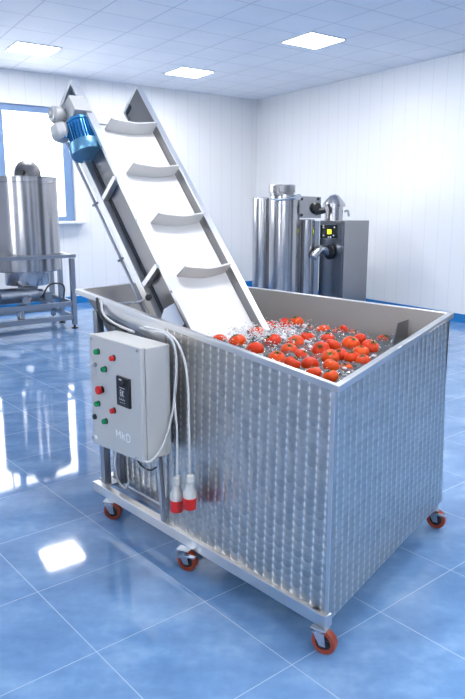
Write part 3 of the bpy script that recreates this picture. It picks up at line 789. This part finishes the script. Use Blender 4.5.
# kettle axis: on the table's centre line where the sight line at x=26 meets it
mid = tf - DR * W_ * .5
kx = onplane(26, 256, mid, V((-DL.y, DL.x, 0))); kx.z = 0
kd = kx.y
def zy(y): return aty(26, y, kd).z
Rk = 32.5 / FPX * kd * 1.03
ket = thing('mixing_kettle', 'tall polished stainless steel cylindrical kettle standing in a steel frame', 'kettle', kx + UP * .40)
bm = B(); zt0, zb0 = zy(178.5), zy(270)
lathe(bm, kx, UP, [(Rk - .01, zb0), (Rk, zb0 + .01), (Rk, zt0 - .07), (Rk + .006, zt0 - .068), (Rk + .006, zt0 - .055), (Rk, zt0 - .05), (Rk, zt0), (Rk + .008, zt0 + .004), (Rk + .008, zt0 + .016), (Rk - .06, zt0 + .02), (0, zt0 + .04)], 64)
obj('body', bm, 'vessel', ket)
bm = B(); zc = zy(284); lathe(bm, kx, UP, [(.12, zc - .08), (.14, zc), (Rk * .63, zc), (Rk * .64, zc + .01), (Rk * .64, zb0 + .01)], 48); obj('lower_collar', bm, 'vessel', ket)
bm = B(); zl = zt0 + .04
dc = aty(27.5, 177, kd - .1)
lathe(bm, dc, V((0, -.12, 1)), [(.150, -.10), (.165, -.02), (.172, .02), (.165, .085), (.140, .14), (.10, .18), (.05, .205), (0, .212)], 40)
obj('domed_lid', bm, 'lid_steel', ket)
bm = B(); obox(bm, dc + V((0, -.19, -.03)), V((.05, 0, 0)), V((0, .03, 0)), UP * .035); cyl(bm, dc + V((0, -.26, .05)), dc + V((0, -.16, .05)), .03); obj('lid_hinge', bm, 'black', ket)
# drive unit below the kettle
bm = B(); cyl(bm, kx + UP * .36, kx + UP * (zc - .06), .10); cyl(bm, fr(.95, .2, .47), fr(.45, .2, .47), .10, 28, .01); obox(bm, fr(1.05, .35, .44), DL * .22, DR * .2, UP * .07)
cyl(bm, fr(.35, .25, .47), fr(.50, .25, .47), .06); obox(bm, fr(.28, .35, .42), DL * .05, DR * .15, UP * .06)
obj('drive_unit', bm, 'cab_dark', ket, bev=.004)
bm = B(); p = fr(.62, -.02, .44); cyl(bm, p, p - V((0, .1, 0)), .05); cyl(bm, fr(.7, .1, .14), fr(.7, .1, .36), .05); obj('drain_valve', bm, 'vessel', ket)
bm = B(); tube(bm, [fr(.40, .1, .45), fr(.30, .05, .60), fr(.12, .05, .58), fr(.10, .1, .40)], .010, 8); obj('hose', bm, 'black', ket)
bm = B(); tube(bm, [kx + V((-.30, -.25, zt0 + .02)), kx + V((-.30, -.25, zt0 + .28)), kx + V((-.42, -.25, zt0 + .34))], .012, 8); obj('vent_pipe', bm, 'vessel', ket)

# ------------------------------------------------------------------ machines by the right wall
Yq = 9.9
ca = aty(342, 306, Yq); ca.z = 0
def cz(y): return aty(342, y, Yq).z
zc1 = cz(221)
cb = thing('dispensing_cabinet', 'grey steel cabinet with lit yellow display and chrome spout', 'cabinet', ca)
w1, w2 = .56, .53
c_a, c_b = ca.copy(), ca - DL * w2
bm = B(); prism(bm, [ca, ca - DL * w2, ca - DL * w2 - DR * w1, ca - DR * w1], UP * zc1); obj('housing', bm, 'cab', cb, bev=.006)
nA = -nR                       # display face normal
nA = V((-DR.y, DR.x, 0)); nA = nA if nA.dot(V((-1, 0, 0))) > 0 else -nA
pf = ca + nA * .012
def onf(x, y): return onplane(x, y, pf, nA)
bm = B(); prism(bm, [ca - DR * .03 + UP * .05, ca - DR * (w1 - .04) + UP * .05, ca - DR * (w1 - .04) + UP * (zc1 - .03), ca - DR * .03 + UP * (zc1 - .03)], nA * .010); fp = obj('front_panel', bm, 'cab_dark', cb, bev=.002)
q = [onf(321, 225), onf(337, 225), onf(337, 238), onf(321, 238)]
bm = B(); prism(bm, q, nA * .012); dp = obj('display', bm, 'led', cb)
pf2 = pf + nA * .013
def onf2(x, y): return onplane(x, y, pf2, nA)
bm = B(); prism(bm, [onf2(327.5, 229.5), onf2(331.3, 229.5), onf2(331.3, 234), onf2(327.5, 234)], nA * .003); obj('display_light', bm, 'yellow', dp, label='glowing yellow square readout')
for x, y in ((323.5, 235.5), (328.5, 237), (330.5, 237), (333.5, 235.5), (334.5, 227.3), (323.5, 225.6), (323.5, 227.5)):
    bm = B(); p = onf2(x, y); obox(bm, p, DR * .014, UP * .010, nA * .002); obj('display_mark', bm, 'white_ink', dp)
bm = B(); p = onf2(330, 252); lathe(bm, p, nA, [(.11, 0), (.11, .03), (.08, .05), (.07, .05)], 28); q = onf2(330.5, 248)
obj('spout_flange', bm, 'black', fp)
bm = B(); tube(bm, [p + nA * .03, p + nA * .16 + UP * .05, p + nA * .26 + UP * -.01, p + nA * .32 + UP * -.07], .058, 18); obj('spout', bm, 'vessel', fp)
# pipe head on top of the cabinet
bm = B(); hc = ca - DL * .20 - DR * .38; hc.z = 0
hd = aty(334, 210, (ca - DL * .12 - DR * .3).y); hx_ = V((hd.x, hd.y, 0))
r1 = .135
lathe(bm, hx_, UP, [(r1, zc1 + .0), (r1, zc1 + .20), (r1 + .03, zc1 + .2), (r1 + .03, zc1 + .24), (r1 * .9, zc1 + .30), (r1 * .5, zc1 + .36), (0, zc1 + .38)], 32)
obj('outlet_head', bm, 'vessel', cb)
bm = B(); tube(bm, [hx_ + V((.15, -.02, zc1 + .13)), hx_ + V((.20, -.02, zc1 + .14)), hx_ + V((.22, -.02, zc1 + .06))], .016, 8); obj('hook', bm, 'frame', cb)
# cylinders
def tankcyl(name, x, r, ytop, Y, lab, cap=None):
    p = aty(x, 300, Y); p.z = 0; R_ = r / FPX * Y; zt_ = aty(x, ytop, Y).z
    t = thing(name, lab, 'steel tank', p)
    bm = B(); lathe(bm, p, UP, [(R_ - .01, 0), (R_, .01), (R_, zt_ - .16), (R_ + .006, zt_ - .158), (R_ + .006, zt_ - .145), (R_, zt_ - .143), (R_, zt_ - .012), (R_ - .015, zt_), (0, zt_)], 48)
    obj('body', bm, 'vessel', t)
    if cap:
        bm = B(); zz = zt_; r2 = cap[0] / FPX * Y; hh_ = cap[1]
        c2_ = p + V((cap[2], 0, 0))
        lathe(bm, c2_, UP, [(r2 * .9, zz - .002), (r2 * .9, zz + .03), (r2, zz + .035), (r2, zz + hh_), (r2 - .012, zz + hh_ + .012), (0, zz + hh_ + .02)], 40); obj('lid', bm, 'cab', t)
    return t, p, R_, zt_
t1 = tankcyl('storage_cylinder', 262, 10, 197.5, 10.4, 'slim polished steel cylinder at the left of the right hand machines')
t2 = tankcyl('storage_cylinder', 283, 15, 195, 9.95, 'wide polished steel cylinder with a grey capped lid', cap=(13, .13, -.04))
t3 = tankcyl('storage_cylinder', 305, 8, 219, 10.15, 'short steel cylinder under the square drive plate')
tt, p, R_, zt_ = t2
bm = B(); tube(bm, [p + V((-R_ * .9, -.25, zt_ - .06)), p + V((-.05, -R_ - .02, zt_ - .07)), p + V((R_ * .85, -.15, zt_ - .03))], .016, 8); q = p + V((R_ * .80, -.20, zt_ - .03)); cyl(bm, q, q + V((0, -.07, 0)), .045, 6)
obj('clamp_ring', bm, 'zinc', tt)
# drive plate with motor between cylinder and cabinet
dpY = 10.0
du = thing('drive_head', 'square steel drive plate with dark motor between the cylinders and cabinet', 'drive unit', V((aty(312, 210, dpY).x, dpY, 1.40)))
bm = B(); q = [aty(299, 196, dpY), aty(321, 197, dpY), aty(321, 218, dpY), aty(299, 218, dpY)]; prism(bm, q, V((0, .03, 0))); obj('plate', bm, 'cab', du, bev=.004)
bm = B(); p = aty(315, 208, dpY); lathe(bm, p, V((0, -1, 0)), [(.085, 0), (.085, .06), (.05, .08), (.05, .12), (0, .12)], 24); cyl(bm, p + V((.0, -.06, -.06)), p + V((.14, -.06, -.03)), .045); obj('motor', bm, 'black', du)
for x, y in ((301.5, 199), (301.5, 215), (318, 199)):
    bm = B(); p = aty(x, y, dpY); cyl(bm, p, p + V((0, -.02, 0)), .022, 12); obj('bolt', bm, 'black', du)
bm = B(); q = aty(314.5, 221, 10.4); obox(bm, V((q.x, 10.4, q.z / 2)), V((.07, 0, 0)), V((0, .06, 0)), UP * (q.z / 2 )); obj('column', bm, 'cab_dark', du)
